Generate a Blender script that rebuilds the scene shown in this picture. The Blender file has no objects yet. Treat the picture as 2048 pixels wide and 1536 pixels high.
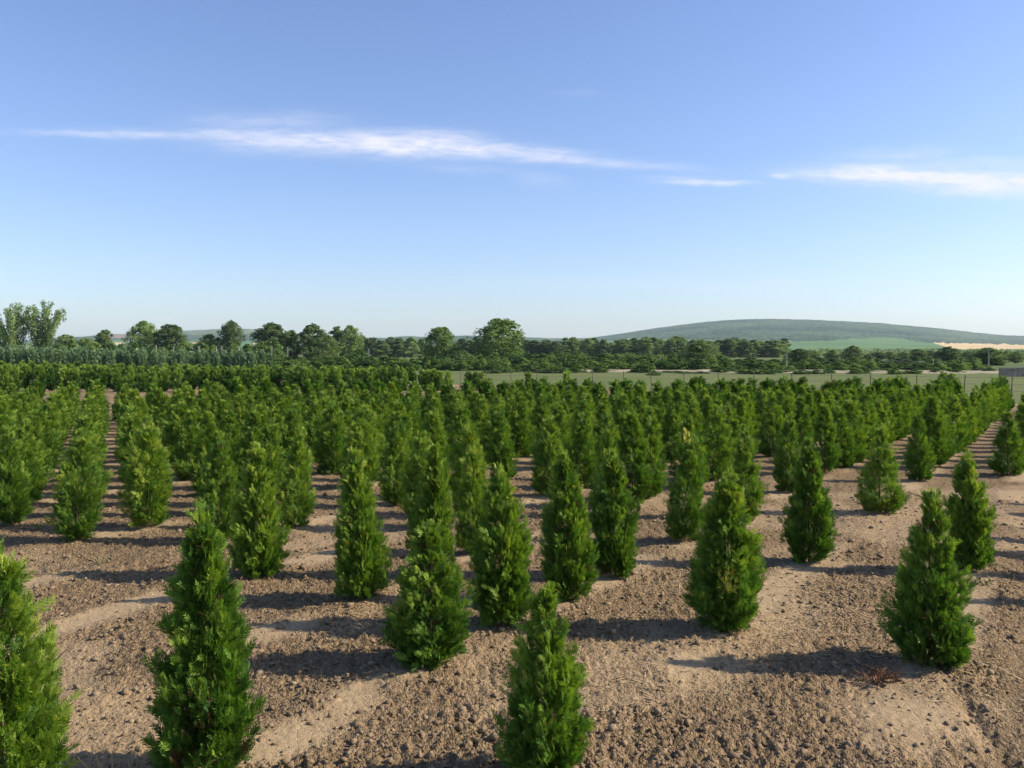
import bpy, math, random
import numpy as np
from mathutils import Vector

R = math.radians
random.seed(7)
rng = np.random.default_rng(11)
scene = bpy.context.scene
COL = scene.collection

# ------------------------------------------------------------------ camera
F, EYE, HOR, CX = 1704.0, 2.2, 704.0, 1024.0        # focal length and horizon in the 2048 px frame, eye height (m)
cam_d = bpy.data.cameras.new('camera')
cam = bpy.data.objects.new('camera', cam_d)
COL.objects.link(cam)
cam.location = (0, 0, EYE)
cam.rotation_euler = (R(90), 0, 0)
cam_d.sensor_width = 36
cam_d.lens = 36 * F / 2048
cam_d.shift_y = -(768 - HOR) / 2048
cam_d.clip_start = 0.05
cam_d.clip_end = 30000
scene.camera = cam

# ------------------------------------------------------------------ sky, sun, exposure
SUN_AZ, SUN_EL = 89.0, 33.0                         # degrees clockwise from +Y (view direction), elevation
world = bpy.data.worlds.new('World')
scene.world = world
world.use_nodes = True
wn, wl = world.node_tree.nodes, world.node_tree.links
wn.clear()
w_out = wn.new('ShaderNodeOutputWorld')
w_bg = wn.new('ShaderNodeBackground')
w_bg.inputs['Strength'].default_value = 0.090
sky = wn.new('ShaderNodeTexSky')
sky.sky_type = 'NISHITA'
sky.sun_disc = False
sky.sun_elevation = R(SUN_EL)
sky.sun_rotation = R(SUN_AZ)
sky.altitude = 0
sky.air_density = 1.0
sky.dust_density = 0.8
sky.ozone_density = 1.6


def wmath(op, a, b=None, c=None):
    n = wn.new('ShaderNodeMath')
    n.operation = op
    for k, v in enumerate((a, b, c)):
        if v is None:
            continue
        if isinstance(v, (int, float)):
            n.inputs[k].default_value = v
        else:
            wl.new(v, n.inputs[k])
    return n.outputs[0]


# thin cirrus streaks high in the sky, laid out by direction (tangent units)
tc = wn.new('ShaderNodeTexCoord')
sep = wn.new('ShaderNodeSeparateXYZ')
wl.new(tc.outputs['Generated'], sep.inputs[0])
fy = wmath('MAXIMUM', sep.outputs['Y'], 0.05)
U = wmath('DIVIDE', sep.outputs['X'], fy)
V = wmath('DIVIDE', sep.outputs['Z'], fy)
comb = wn.new('ShaderNodeCombineXYZ')
wl.new(U, comb.inputs[0])
wl.new(V, comb.inputs[1])


def wnoise(sx, sy, scale, detail, rough, dist=0.0, rot=0.0):
    m = wn.new('ShaderNodeMapping')
    m.inputs['Scale'].default_value = (sx, sy, 1)
    m.inputs['Rotation'].default_value = (0, 0, rot)
    wl.new(comb.outputs[0], m.inputs['Vector'])
    n = wn.new('ShaderNodeTexNoise')
    n.inputs['Scale'].default_value = scale
    n.inputs['Detail'].default_value = detail
    n.inputs['Roughness'].default_value = rough
    n.inputs['Distortion'].default_value = dist
    wl.new(m.outputs[0], n.inputs['Vector'])
    return n.outputs['Fac']


n_edge = wnoise(1.0, 6.0, 7.0, 6, 0.62, 0.4, R(4))
n_fine = wnoise(1.0, 4.2, 26.0, 5, 0.7, 0.5, R(7))
Vw = wmath('ADD', V, wmath('MULTIPLY', wmath('SUBTRACT', n_edge, 0.5), 0.024))
total = None
for (x0, y0, x1, y1, ty, amp) in (
        (260, 268, 640, 274, 10, .42), (470, 284, 800, 290, 20, .64), (720, 286, 960, 292, 21, .70),
        (900, 294, 1160, 316, 13, .60), (1140, 318, 1380, 338, 9, .30), (1330, 360, 1490, 366, 6, .60),
        (400, 240, 660, 242, 17, .30), (850, 334, 1010, 340, 8, .16), (1040, 360, 1130, 366, 14, .15),
        (60, 268, 300, 270, 6, .32), (820, 264, 960, 272, 9, .26), (1545, 349, 1580, 350, 5, .60), (1620, 344, 1900, 350, 13, .95),
        (1820, 360, 2300, 378, 21, 1.15), (1700, 316, 1900, 304, 14, .26), (1040, 566, 1640, 572, 12, .14),
        (1110, 186, 1190, 184, 6, .08), (1880, 324, 2200, 330, 11, .28)):
    xm, ym = (x0 + x1) / 2, (y0 + y1) / 2
    um, vm = (xm - CX) / F, (HOR - ym) / F
    sl = -(y1 - y0) / (x1 - x0)
    hx, hy = (x1 - x0) / 2 * 1.15 / F, ty / F
    du = wmath('SUBTRACT', U, um)
    a = wmath('DIVIDE', du, hx)
    dv = wmath('SUBTRACT', wmath('SUBTRACT', Vw, vm), wmath('MULTIPLY', du, sl))
    b = wmath('DIVIDE', dv, hy)
    q = wmath('ADD', wmath('POWER', wmath('ABSOLUTE', a), 2.6), wmath('MULTIPLY', b, b))
    g = wmath('MULTIPLY', wmath('EXPONENT', wmath('MULTIPLY', q, -1.0)), amp)
    total = g if total is None else wmath('ADD', total, g)
mask = wmath('MULTIPLY', total, wmath('MAXIMUM', wmath('ADD', wmath('MULTIPLY', n_fine, 2.0), -0.20), 0.12))
mask = wmath('MINIMUM', wmath('MULTIPLY', mask, wmath('GREATER_THAN', sep.outputs['Y'], 0.05)), 0.92)
w_mix = wn.new('ShaderNodeMix')
w_mix.data_type = 'RGBA'
wb = wn.new('ShaderNodeMix')                          # white balance of the whole sky
wb.data_type = 'RGBA'
wb.blend_type = 'MULTIPLY'
wb.inputs[0].default_value = 1.0
wb.inputs[7].default_value = (.96, 1.02, 1.27, 1)
wl.new(sky.outputs[0], wb.inputs[6])
wl.new(mask, w_mix.inputs[0])
wl.new(wb.outputs[2], w_mix.inputs[6])
w_mix.inputs[7].default_value = (6.1, 6.1, 6.9, 1)
wl.new(w_mix.outputs[2], w_bg.inputs['Color'])
wl.new(w_bg.outputs[0], w_out.inputs['Surface'])

sun_d = bpy.data.lights.new('sun', 'SUN')
sun = bpy.data.objects.new('sun', sun_d)
COL.objects.link(sun)
sun_d.energy = 4.2
sun_d.angle = R(0.53)
sun_d.color = (1.0, 0.89, 0.73)
sv = Vector((math.sin(R(SUN_AZ)) * math.cos(R(SUN_EL)), math.cos(R(SUN_AZ)) * math.cos(R(SUN_EL)), math.sin(R(SUN_EL))))
sun.rotation_euler = (-sv).to_track_quat('-Z', 'Y').to_euler()
sun.location = sv * 60

vs = scene.view_settings
scene.display_settings.display_device = 'sRGB'
vs.view_transform = 'Standard'
vs.look = 'None'
vs.gamma = 1
vs.use_curve_mapping = False
vs.exposure = 0.8
scene.cycles.use_denoising = True
scene.cycles.max_bounces = 8
scene.cycles.transparent_max_bounces = 8
scene.cycles.volume_bounces = 1

# ------------------------------------------------------------------ helpers


def G(x, y):                                         # pixel of the 2048 frame -> point on the flat ground
    Z = F * EYE / (y - HOR)
    return ((x - CX) / F * Z, Z)


def GZ(x, Z):                                        # pixel column at a distance
    return ((x - CX) / F * Z, Z)


def HT(y, Z):                                        # height of pixel row y at distance Z
    return EYE + (HOR - y) / F * Z


def tag(o, label=None, cat=None, group=None, kind=None):
    if label:
        o['label'] = label
    if cat:
        o['category'] = cat
    if group:
        o['group'] = group
    if kind:
        o['kind'] = kind
    return o


def empty(name, loc, rz=0.0, sc=(1, 1, 1)):
    o = bpy.data.objects.new(name, None)
    o.empty_display_size = 0.2
    COL.objects.link(o)
    o.location = loc
    o.rotation_euler = (0, 0, rz)
    o.scale = sc
    return o


def link(name, me, parent=None, mat=None):
    o = bpy.data.objects.new(name, me)
    COL.objects.link(o)
    if parent:
        o.parent = parent
    if mat and not me.materials:
        me.materials.append(mat)
    return o


def mk_mesh(name, v, f, mat=None, attrs=None, smooth=False, mats=None, fmat=None):
    v = np.asarray(v, np.float32).reshape(-1, 3)
    f = np.asarray(f, np.int32)
    n, k = f.shape
    me = bpy.data.meshes.new(name)
    me.vertices.add(len(v))
    me.vertices.foreach_set('co', v.ravel())
    me.loops.add(n * k)
    me.loops.foreach_set('vertex_index', f.ravel())
    me.polygons.add(n)
    me.polygons.foreach_set('loop_start', np.arange(0, n * k, k, dtype=np.int32))
    me.polygons.foreach_set('loop_total', np.full(n, k, np.int32))
    if smooth:
        me.polygons.foreach_set('use_smooth', np.ones(n, bool))
    if mats:
        for m in mats:
            me.materials.append(m)
        me.polygons.foreach_set('material_index', np.asarray(fmat, np.int32))
    elif mat:
        me.materials.append(mat)
    me.update(calc_edges=True)
    for nm, arr in (attrs or {}).items():
        a = me.attributes.new(nm, 'FLOAT', 'POINT')
        a.data.foreach_set('value', np.asarray(arr, np.float32))
    me.validate()
    return me


class MB:                                            # collects simple solids into one mesh
    def __init__(self):
        self.v, self.f = [], []

    def box(self, c, s, rz=0.0):
        b = len(self.v)
        ca, sa = math.cos(rz), math.sin(rz)
        for dz in (-.5, .5):
            for dx, dy in ((-.5, -.5), (.5, -.5), (.5, .5), (-.5, .5)):
                x, y = dx * s[0], dy * s[1]
                self.v.append((c[0] + x * ca - y * sa, c[1] + x * sa + y * ca, c[2] + dz * s[2]))
        self.f += [tuple(b + i for i in q) for q in ((0, 3, 2, 1), (4, 5, 6, 7), (0, 1, 5, 4), (1, 2, 6, 5), (2, 3, 7, 6), (3, 0, 4, 7))]
        return self

    def tube(self, pts, rad, n=6):
        pts = [Vector(p) for p in pts]
        b = len(self.v)
        for i, p in enumerate(pts):
            d = (pts[min(i + 1, len(pts) - 1)] - pts[max(i - 1, 0)]).normalized()
            a = d.cross(Vector((0, 0, 1)))
            if a.length < 1e-3:
                a = Vector((1, 0, 0))
            a.normalize()
            c = d.cross(a)
            r = rad[i] if hasattr(rad, '__len__') else rad
            for k in range(n):
                t = 2 * math.pi * k / n
                self.v.append(tuple(p + a * (r * math.cos(t)) + c * (r * math.sin(t))))
        for i in range(len(pts) - 1):
            for k in range(n):
                k2 = (k + 1) % n
                self.f.append((b + i * n + k, b + i * n + k2, b + (i + 1) * n + k2, b + (i + 1) * n + k))
        e = b + (len(pts) - 1) * n
        if n == 4:
            self.f.append((e, e + 1, e + 2, e + 3))
        else:
            for k in range(0, n - 2, 2):
                self.f.append((e, e + k + 1, e + k + 2, e + (k + 3) % n if k + 3 < n else e))
        return self

    def mesh(self, name, mat, smooth=False):
        me = bpy.data.meshes.new(name)
        fs = []
        for q in self.f:
            u = []
            for i in q:
                if i not in u:
                    u.append(i)
            if len(u) > 2:
                fs.append(u)
        me.from_pydata(self.v, [], fs)
        if smooth:
            me.polygons.foreach_set('use_smooth', np.ones(len(me.polygons), bool))
        me.materials.append(mat)
        me.update()
        return me


_TAB = np.random.default_rng(5).random((256, 256))


def vn(x, y, s=0):                                   # value noise 0..1
    x = np.asarray(x, float) + 37.13 * s + 512
    y = np.asarray(y, float) + 91.7 * s + 512
    ix, iy = np.floor(x).astype(int), np.floor(y).astype(int)
    fx, fyy = x - ix, y - iy
    fx = fx * fx * (3 - 2 * fx)
    fyy = fyy * fyy * (3 - 2 * fyy)
    a, b = _TAB[ix % 256, iy % 256], _TAB[(ix + 1) % 256, iy % 256]
    c, d = _TAB[ix % 256, (iy + 1) % 256], _TAB[(ix + 1) % 256, (iy + 1) % 256]
    return (a * (1 - fx) + b * fx) * (1 - fyy) + (c * (1 - fx) + d * fx) * fyy


def fbm(x, y, s=0, o=4, g=0.5):
    t, a, n = 0, 1, 0
    for k in range(o):
        t = t + a * vn(x * 2 ** k, y * 2 ** k, s + k)
        n += a
        a *= g
    return t / n


def sstep(a, b, x):
    t = np.clip((x - a) / (b - a), 0, 1)
    return t * t * (3 - 2 * t)


# ------------------------------------------------------------------ materials


class NT:
    def __init__(self, name):
        self.m = bpy.data.materials.new(name)
        self.m.use_nodes = True
        self.n, self.l = self.m.node_tree.nodes, self.m.node_tree.links
        self.n.clear()
        self.out = self.n.new('ShaderNodeOutputMaterial')

    def node(self, t, **kw):
        n = self.n.new(t)
        for k, v in kw.items():
            setattr(n, k, v)
        return n

    def noise(self, scale, detail=4, rough=.55, coord='Object', vec=None, dist=0):
        n = self.node('ShaderNodeTexNoise')
        n.inputs['Scale'].default_value = scale
        n.inputs['Detail'].default_value = detail
        n.inputs['Roughness'].default_value = rough
        n.inputs['Distortion'].default_value = dist
        if vec is None:
            vec = self.node('ShaderNodeTexCoord').outputs[coord]
        self.l.new(vec, n.inputs['Vector'])
        return n.outputs['Fac']

    def ramp(self, fac, stops, interp='LINEAR'):
        r = self.node('ShaderNodeValToRGB')
        r.color_ramp.interpolation = interp
        e = r.color_ramp.elements
        while len(e) < len(stops):
            e.new(0.5)
        for el, (p, c) in zip(e, stops):
            el.position = p
            el.color = (*c, 1)
        self.l.new(fac, r.inputs[0])
        return r.outputs[0]

    def mix(self, fac, a, b, mode='MIX'):
        m = self.node('ShaderNodeMix', data_type='RGBA', blend_type=mode)
        for k, v in ((0, fac), (6, a), (7, b)):
            if isinstance(v, (int, float)):
                m.inputs[k].default_value = v
            elif isinstance(v, tuple):
                m.inputs[k].default_value = (*v, 1)
            else:
                self.l.new(v, m.inputs[k])
        return m.outputs[2]

    def math(self, op, a, b=0.0, clamp=False):
        m = self.node('ShaderNodeMath', operation=op, use_clamp=clamp)
        for k, v in ((0, a), (1, b)):
            if isinstance(v, (int, float)):
                m.inputs[k].default_value = v
            else:
                self.l.new(v, m.inputs[k])
        return m.outputs[0]

    def attr(self, name):
        return self.node('ShaderNodeAttribute', attribute_name=name).outputs['Fac']

    def bsdf(self, color, rough=.8, spec=.3, bump=None, strength=.5, dist=.02):
        p = self.node('ShaderNodeBsdfPrincipled')
        if isinstance(color, tuple):
            p.inputs['Base Color'].default_value = (*color, 1)
        else:
            self.l.new(color, p.inputs['Base Color'])
        p.inputs['Roughness'].default_value = rough
        p.inputs['Specular IOR Level'].default_value = spec
        if bump is not None:
            b = self.node('ShaderNodeBump')
            b.inputs['Strength'].default_value = strength
            b.inputs['Distance'].default_value = dist
            self.l.new(bump, b.inputs['Height'])
            self.l.new(b.outputs[0], p.inputs['Normal'])
        return p.outputs[0]

    def done(self, sh):
        self.l.new(sh, self.out.inputs['Surface'])
        return self.m


def leaf_mat(name, stops, transl=.28, rnd=.25, spec=.25, rough=.55):
    t = NT(name)
    oi = t.node('ShaderNodeObjectInfo').outputs['Random']
    fac = t.math('ADD', t.attr('tint'), t.math('MULTIPLY', t.math('SUBTRACT', oi, .5), rnd), clamp=True)
    col = t.ramp(fac, stops)
    p = t.bsdf(col, rough, spec)
    tr = t.node('ShaderNodeBsdfTranslucent')
    t.l.new(t.mix(1.0, col, (1.25, 1.35, .65), 'MULTIPLY'), tr.inputs['Color'])
    mx = t.node('ShaderNodeMixShader')
    mx.inputs[0].default_value = transl
    t.l.new(p, mx.inputs[1])
    t.l.new(tr.outputs[0], mx.inputs[2])
    return t.done(mx.outputs[0])


M = {}
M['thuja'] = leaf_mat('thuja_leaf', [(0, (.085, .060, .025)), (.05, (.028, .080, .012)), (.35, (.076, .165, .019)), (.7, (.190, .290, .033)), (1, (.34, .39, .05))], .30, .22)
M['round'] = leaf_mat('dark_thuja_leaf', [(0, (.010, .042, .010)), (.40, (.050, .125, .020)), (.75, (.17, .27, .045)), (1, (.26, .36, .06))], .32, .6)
M['blue'] = leaf_mat('grey_green_leaf', [(0, (.070, .130, .065)), (.4, (.15, .240, .120)), (1, (.26, .36, .19))], .22, .4)
M['tree'] = leaf_mat('broadleaf', [(0, (.080, .128, .055)), (.5, (.185, .260, .100)), (1, (.30, .39, .17))], .45, .7)
M['tree_lit'] = leaf_mat('broadleaf_pale', [(0, (.050, .105, .026)), (.5, (.135, .215, .050)), (1, (.23, .31, .09))], .25, .3)  # second broadleaf tone, used on two of the skyline trees
M['bush'] = leaf_mat('bush_leaf', [(0, (.042, .095, .026)), (.5, (.130, .215, .055)), (1, (.24, .32, .09))], .40, .7)
M['willow'] = leaf_mat('olive_leaf', [(0, (.050, .075, .040)), (.5, (.100, .130, .065)), (1, (.170, .190, .100))], .2, .3)

t = NT('bark')
M['bark'] = t.done(t.bsdf(t.ramp(t.noise(14, 5), [(.3, (.055, .038, .026)), (.7, (.16, .115, .08))]), .9, .1, t.noise(40, 4), .6, .01))

t = NT('field_soil')                                  # dry tilled earth: pale crust, browner loose clods
cr = t.attr('crust')
n1, n2, n3 = t.noise(1.3, 5, .6), t.noise(24, 6, .68), t.noise(110, 4, .7)
loose = t.ramp(n2, [(.28, (.135, .091, .049)), (.5, (.250, .176, .098)), (.75, (.375, .272, .158))])
crust = t.ramp(n2, [(.2, (.310, .220, .124)), (.55, (.435, .320, .186)), (.85, (.545, .418, .256))])
col = t.mix(t.math('ADD', cr, t.math('MULTIPLY', t.math('SUBTRACT', n3, .5), .5), True), loose, crust)
col = t.mix(t.math('MULTIPLY', n1, .5), col, t.mix(1.0, col, (.78, .76, .76), 'MULTIPLY'))
col = t.mix(t.math('MULTIPLY', t.attr('lane'), .6), col, t.mix(1.0, col, (.74, .76, .80), 'MULTIPLY'))
tco = t.node('ShaderNodeTexCoord').outputs['Object']
vo, vc = [], []
for sc_ in (34, 78):
    w_ = t.node('ShaderNodeTexVoronoi')
    w_.inputs['Scale'].default_value = sc_
    t.l.new(tco, w_.inputs['Vector'])
    vo.append(w_.outputs['Distance'])
    vc.append(w_.outputs['Color'])
crumb = t.math('SUBTRACT', 1.0, cr)
bw = t.node('ShaderNodeRGBToBW')
t.l.new(vc[0], bw.inputs[0])
col = t.mix(t.math('MULTIPLY', crumb, .55), col, t.mix(1.0, col, t.ramp(bw.outputs[0], [(.2, (.62, .60, .58)), (.5, (1, 1, 1)), (.8, (1.18, 1.16, 1.14))]), 'MULTIPLY'))
crs = t.math('MULTIPLY', t.math('ADD', t.math('MULTIPLY', vo[0], -1.0), t.math('MULTIPLY', vo[1], -.55)), crumb)
ck = t.node('ShaderNodeTexVoronoi', feature='DISTANCE_TO_EDGE')
ck.inputs['Scale'].default_value = 9
t.l.new(tco, ck.inputs['Vector'])
crs = t.math('ADD', crs, t.math('MULTIPLY', t.math('MULTIPLY', t.math('MINIMUM', t.math('MULTIPLY', ck.outputs['Distance'], 22.0), 1.0), cr), .12))
hgt = t.math('ADD', t.math('ADD', t.math('MULTIPLY', n2, .6), t.math('MULTIPLY', n3, .4)), t.math('MULTIPLY', crs, 1.3))
M['soil'] = t.done(t.bsdf(col, .95, .1, hgt, .9, .022))

t = NT('soil_clod')
rv = t.attr('tint')
col = t.mix(t.math('MULTIPLY', t.noise(60, 4), .6), t.ramp(rv, [(0, (.085, .058, .034)), (.5, (.20, .144, .086)), (1, (.36, .270, .165))]), (.25, .187, .12))
M['clod'] = t.done(t.bsdf(col, .95, .1, t.noise(150, 3), .6, .006))

t = NT('meadow')
a, b = t.noise(.012, 4), t.noise(.25, 6, .7)
col = t.ramp(a, [(.35, (.080, .118, .034)), (.5, (.125, .148, .050)), (.66, (.092, .130, .040))])
col = t.mix(b, t.mix(1.0, col, (.75, .78, .7), 'MULTIPLY'), t.mix(1.0, col, (1.3, 1.22, 1.25), 'MULTIPLY'))
M['meadow'] = t.done(t.bsdf(col, .95, .1, t.noise(1.5, 5, .7), .7, .15))

t = NT('hill_forest')
a, b = t.noise(.0035, 5, .6), t.noise(.02, 5, .7)
col = t.ramp(t.math('ADD', t.math('MULTIPLY', a, .6), t.math('MULTIPLY', b, .4)), [(.42, (.008, .026, .010)), (.5, (.030, .064, .020)), (.58, (.070, .104, .040))])
M['forest'] = t.done(t.bsdf(col, .95, .05, b, 1.0, 9.0))
t = NT('crop_field')
col = t.ramp(t.noise(.004, 4), [(.35, (.060, .140, .034)), (.65, (.110, .190, .055))])
M['crop'] = t.done(t.bsdf(col, .95, .05))
t = NT('wheat')
col = t.ramp(t.noise(.01, 5, .65), [(.3, (.48, .33, .14)), (.7, (.66, .48, .24))])
M['wheat'] = t.done(t.bsdf(col, .95, .05))
t = NT('red_earth')
M['redsoil'] = t.done(t.bsdf(t.ramp(t.noise(.02, 5), [(.3, (.18, .105, .075)), (.7, (.28, .17, .12))]), .95, .05))
t = NT('scrub_slope')
M['scrub'] = t.done(t.bsdf(t.ramp(t.noise(.012, 6, .7), [(.38, (.045, .075, .030)), (.5, (.110, .145, .065)), (.7, (.20, .21, .11))]), .95, .05))

t = NT('weathered_wood')
M['wood'] = t.done(t.bsdf(t.ramp(t.noise(9, 5), [(.3, (.12, .10, .07)), (.7, (.22, .19, .135))]), .9, .15))
t = NT('concrete')
M['concrete'] = t.done(t.bsdf(t.ramp(t.noise(2.2, 6, .7), [(.3, (.22, .20, .18)), (.7, (.40, .375, .34))]), .9, .15, t.noise(12, 4), .4, .02))
t = NT('wall_concrete')
M['wallc'] = t.done(t.bsdf(t.ramp(t.noise(1.1, 6, .75), [(.32, (.13, .10, .08)), (.5, (.26, .21, .175)), (.7, (.38, .32, .27))]), .9, .15, t.noise(6, 5), .5, .05))
t = NT('wire')
M['wire'] = t.done(t.bsdf((.28, .27, .26), .5, .5))
t = NT('sandy_bank')
M['bank'] = t.done(t.bsdf(t.ramp(t.noise(.6, 6, .7), [(.35, (.13, .14, .06)), (.52, (.30, .26, .17)), (.75, (.46, .40, .29))]), .95, .1))
t = NT('dry_stalk')
M['straw'] = t.done(t.bsdf(t.ramp(t.noise(20, 3), [(.3, (.30, .20, .10)), (.7, (.55, .42, .24))]), .85, .2))
t = NT('dead_brown')
M['dead'] = t.done(t.bsdf(t.ramp(t.noise(16, 4), [(.3, (.10, .055, .035)), (.7, (.28, .16, .09))]), .9, .1))
t = NT('yellow_shoot')
M['yellow'] = t.done(t.bsdf((.50, .46, .05), .6, .3))

# ------------------------------------------------------------------ setting: ground, soil, hills
NA, NB = 144, 60
rr = np.concatenate([[0.0], np.geomspace(4, 8000, NB)])
aa = np.linspace(0, 2 * np.pi, NA, endpoint=False)
gv = np.array([[r * np.sin(a), r * np.cos(a), -.22 * (1 - min(1, max(0, (r - 26) / 9)))] for r in rr for a in aa])   # dips a little below the raised field soil
gf = np.array([[i * NA + k, i * NA + (k + 1) % NA, (i + 1) * NA + (k + 1) % NA, (i + 1) * NA + k] for i in range(NB) for k in range(NA)])[:, ::-1]
tag(link('ground', mk_mesh('ground', gv, gf, M['meadow'])), kind='structure')

# planting lattice of the nursery block
E1, E2, O0 = np.array([.5195, .7784]), np.array([-1.2560, .7786]), np.array([-1.6045, 4.4656])
L2 = np.hypot(*E1)
NRM = np.array([E1[1], -E1[0]]) / L2                  # across the planting rows
ROWS = abs(E2 @ NRM)


def row_phase(x, y):                                  # distance to the nearest planting row
    d = ((x - O0[0]) * NRM[0] + (y - O0[1]) * NRM[1]) / ROWS
    return np.abs(d - np.round(d)) * ROWS


def lane_mask(x, y):                                  # compacted wheel lane between the last two rows at the right
    d = ((x - O0[0]) * NRM[0] + (y - O0[1]) * NRM[1]) / ROWS
    d = d + .10 * (fbm(x * .9, y * .9, 15) - .5)
    return sstep(2.22, 2.38, d) * (1 - sstep(2.72, 2.9, d))


def crust_mask(x, y):
    d = row_phase(x + .12 * (fbm(x * 1.7, y * 1.7, 3) - .5), y + .4 * (fbm(x * 1.3, y * 1.3, 9) - .5))
    m = 1 - sstep(.08, .34, d)
    m = m * sstep(.40, .62, fbm(x * .8, y * .8, 21, 4)) * .95
    m = np.maximum(m, .55 * sstep(.50, .68, fbm(x * .7 + 9, y * .7, 27, 4)))
    cx, cy = G(1830, 1430)                            # the washed-out pale pan near the right-hand thuja
    m = np.maximum(m, np.exp(-(((x - cx) / .38) ** 2 + ((y - cy) / .42) ** 2)) * 1.1)
    cx, cy = G(1480, 1490)
    return np.clip(m * (1 - .8 * lane_mask(x, y)), 0, 1)


def soil_h(x, y):
    r = np.hypot(x, y)
    c = crust_mask(x, y)
    fade = 1 - sstep(9, 24, r)
    h = -.012 + .072 * sstep(12, 30, r) + .022 * (fbm(x * .9, y * .9, 2, 3) - .5) + .03 * (1 - sstep(.05, .4, row_phase(x, y))) - .012
    fine = .030 * (fbm(x * 7, y * 7, 5, 3, .6) - .5) + .022 * np.maximum(0, vn(x * 15, y * 15, 8) - .5) + .042 * np.maximum(0, vn(x * 31 + 5, y * 31, 13) - .45) + .030 * vn(x * 61, y * 61, 17)
    ln = lane_mask(x, y)
    h = h - .03 * ln + fine * (.55 + .9 * vn(x * 2.3, y * 2.3, 44)) * (1 - .80 * c) * (1 - .62 * ln) * (.15 + .85 * fade)
    tx, ty = G(1945, 1420)                            # furrow along the wheel track at the right
    d = (x - tx) * .97 - (y - ty) * .24 + .05 * (fbm(x * 3, y * 3, 31) - .5)
    h = h - .04 * np.exp(-(d / .06) ** 2) * (1 - sstep(5.2, 6.5, y))
    return h


def soil_grid(r0, r1, nr, a0, a1, na):
    r = np.geomspace(r0, r1, nr)
    a = np.linspace(R(a0), R(a1), na)
    rg, ag = np.meshgrid(r, a, indexing='ij')
    x, y = rg * np.sin(ag), rg * np.cos(ag)
    return x, y


SX, SY = soil_grid(2.2, 56, 560, -50, 50, 720)
SH = soil_h(SX, SY)
nr_, na_ = SX.shape
idx = np.arange(nr_ * na_).reshape(nr_, na_)
sf = np.stack([idx[:-1, :-1], idx[:-1, 1:], idx[1:, 1:], idx[1:, :-1]], -1).reshape(-1, 4)
# the ploughed soil stops where the grass of the meadow starts
cxy = np.stack([SX, SY], -1).reshape(-1, 2)[sf].mean(1)
edge = 56 - .95 * np.maximum(0, cxy[:, 0] + 1.5) + 1.2 * (fbm(cxy[:, 0] * .6, cxy[:, 1] * .6, 41) - .5)
keep = cxy[:, 1] < np.maximum(edge, 33 + .1 * cxy[:, 0])
sf = sf[keep][:, ::-1]
sme = mk_mesh('soil_field', np.stack([SX, SY, SH], -1), sf, M['soil'], {'crust': crust_mask(SX, SY).ravel(), 'lane': lane_mask(SX, SY).ravel()}, smooth=True)
tag(link('soil_field', sme), kind='structure')

# hills on the horizon; their skyline is given as pixel rows per column
RID = np.array([(-900, 686), (-300, 682), (0, 684), (120, 676), (180, 672), (230, 668), (262, 668), (300, 670), (345, 665), (372, 661), (420, 659), (450, 657), (480, 657),
                (512, 659), (560, 667), (620, 672), (730, 675), (770, 676), (800, 673), (822, 672), (850, 674), (930, 671), (1000, 673), (1060, 675), (1130, 677), (1180, 676),
                (1200, 673), (1250, 666), (1300, 658), (1350, 651), (1400, 645), (1450, 640.5), (1490, 638.5), (1540, 637.5), (1580, 638.5), (1640, 640), (1700, 643), (1760, 646),
                (1800, 650), (1850, 654), (1900, 659), (1950, 665), (2000, 670), (2048, 672), (2250, 684), (2500, 690), (3000, 694)], float)
hx = np.arange(-900, 2980, 2.0)
ridge = np.interp(hx, RID[:, 0], RID[:, 1])
NV = 130
vv = np.linspace(0, 1, NV)
zz = 1100 + 3000 * vv ** .85
hv = np.zeros((NV + 3, len(hx), 3))
py = np.zeros((NV + 3, len(hx)))
FOREST = np.array([(-900, 690), (150, 690), (220, 680), (300, 682), (380, 684), (520, 684), (700, 700), (1180, 700), (1200, 682), (1245, 682), (1255, 677), (1350, 678), (1536, 683), (1600, 682.5), (1660, 681.5), (1700, 678),
                   (1760, 675), (1800, 676), (1830, 683), (1868, 686), (2048, 690), (2300, 694), (3000, 698)], float)
fedge = np.interp(hx, FOREST[:, 0], FOREST[:, 1])
for k in range(NV):
    Z = zz[k]
    y0 = HOR + EYE * F / 1100
    p = y0 + (ridge - y0) * vv[k]
    py[k] = p
    X = (hx - CX) / F * Z
    z = EYE + (HOR - p) / F * Z
    wood = (p < fedge + .4) * 1.0
    z = z + wood * (9.0 * (fbm(hx * .11, np.full_like(hx, Z * .011), 51, 3, .65) - .45)) * np.minimum(1, (1 - vv[k]) * 6 + .32)
    hv[k] = np.stack([X, np.full_like(hx, Z), np.maximum(z, .05)], -1)
for k, (dz, s) in enumerate(((150, .97), (500, .8), (1200, .45))):
    hv[NV + k] = hv[NV - 1]
    hv[NV + k, :, 1] += dz
    hv[NV + k, :, 0] *= (zz[-1] + dz) / zz[-1]
    hv[NV + k, :, 2] *= s
    py[NV + k] = ridge
idx = np.arange((NV + 3) * len(hx)).reshape(NV + 3, len(hx))
hf = np.stack([idx[:-1, :-1], idx[:-1, 1:], idx[1:, 1:], idx[1:, :-1]], -1).reshape(-1, 4)
pc = py.ravel()[hf].mean(1)
xc = np.tile(hx, (NV + 3, 1)).ravel()[hf].mean(1)
fe = np.interp(xc, FOREST[:, 0], FOREST[:, 1]) + 1.6 * (fbm(xc * .05, pc * .3, 61) - .5)
zone = np.where(pc < fe, 0, 1)
wt = np.interp(xc, [1860, 1868, 2048, 2400], [690, 685.5, 689.5, 694])
wb = np.interp(xc, [1860, 1880, 1900, 2010, 2048, 2400], [684, 690, 697, 704, 703, 701])
zone = np.where((xc > 1866) & (pc > wt) & (pc < wb), 2, zone)
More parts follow.
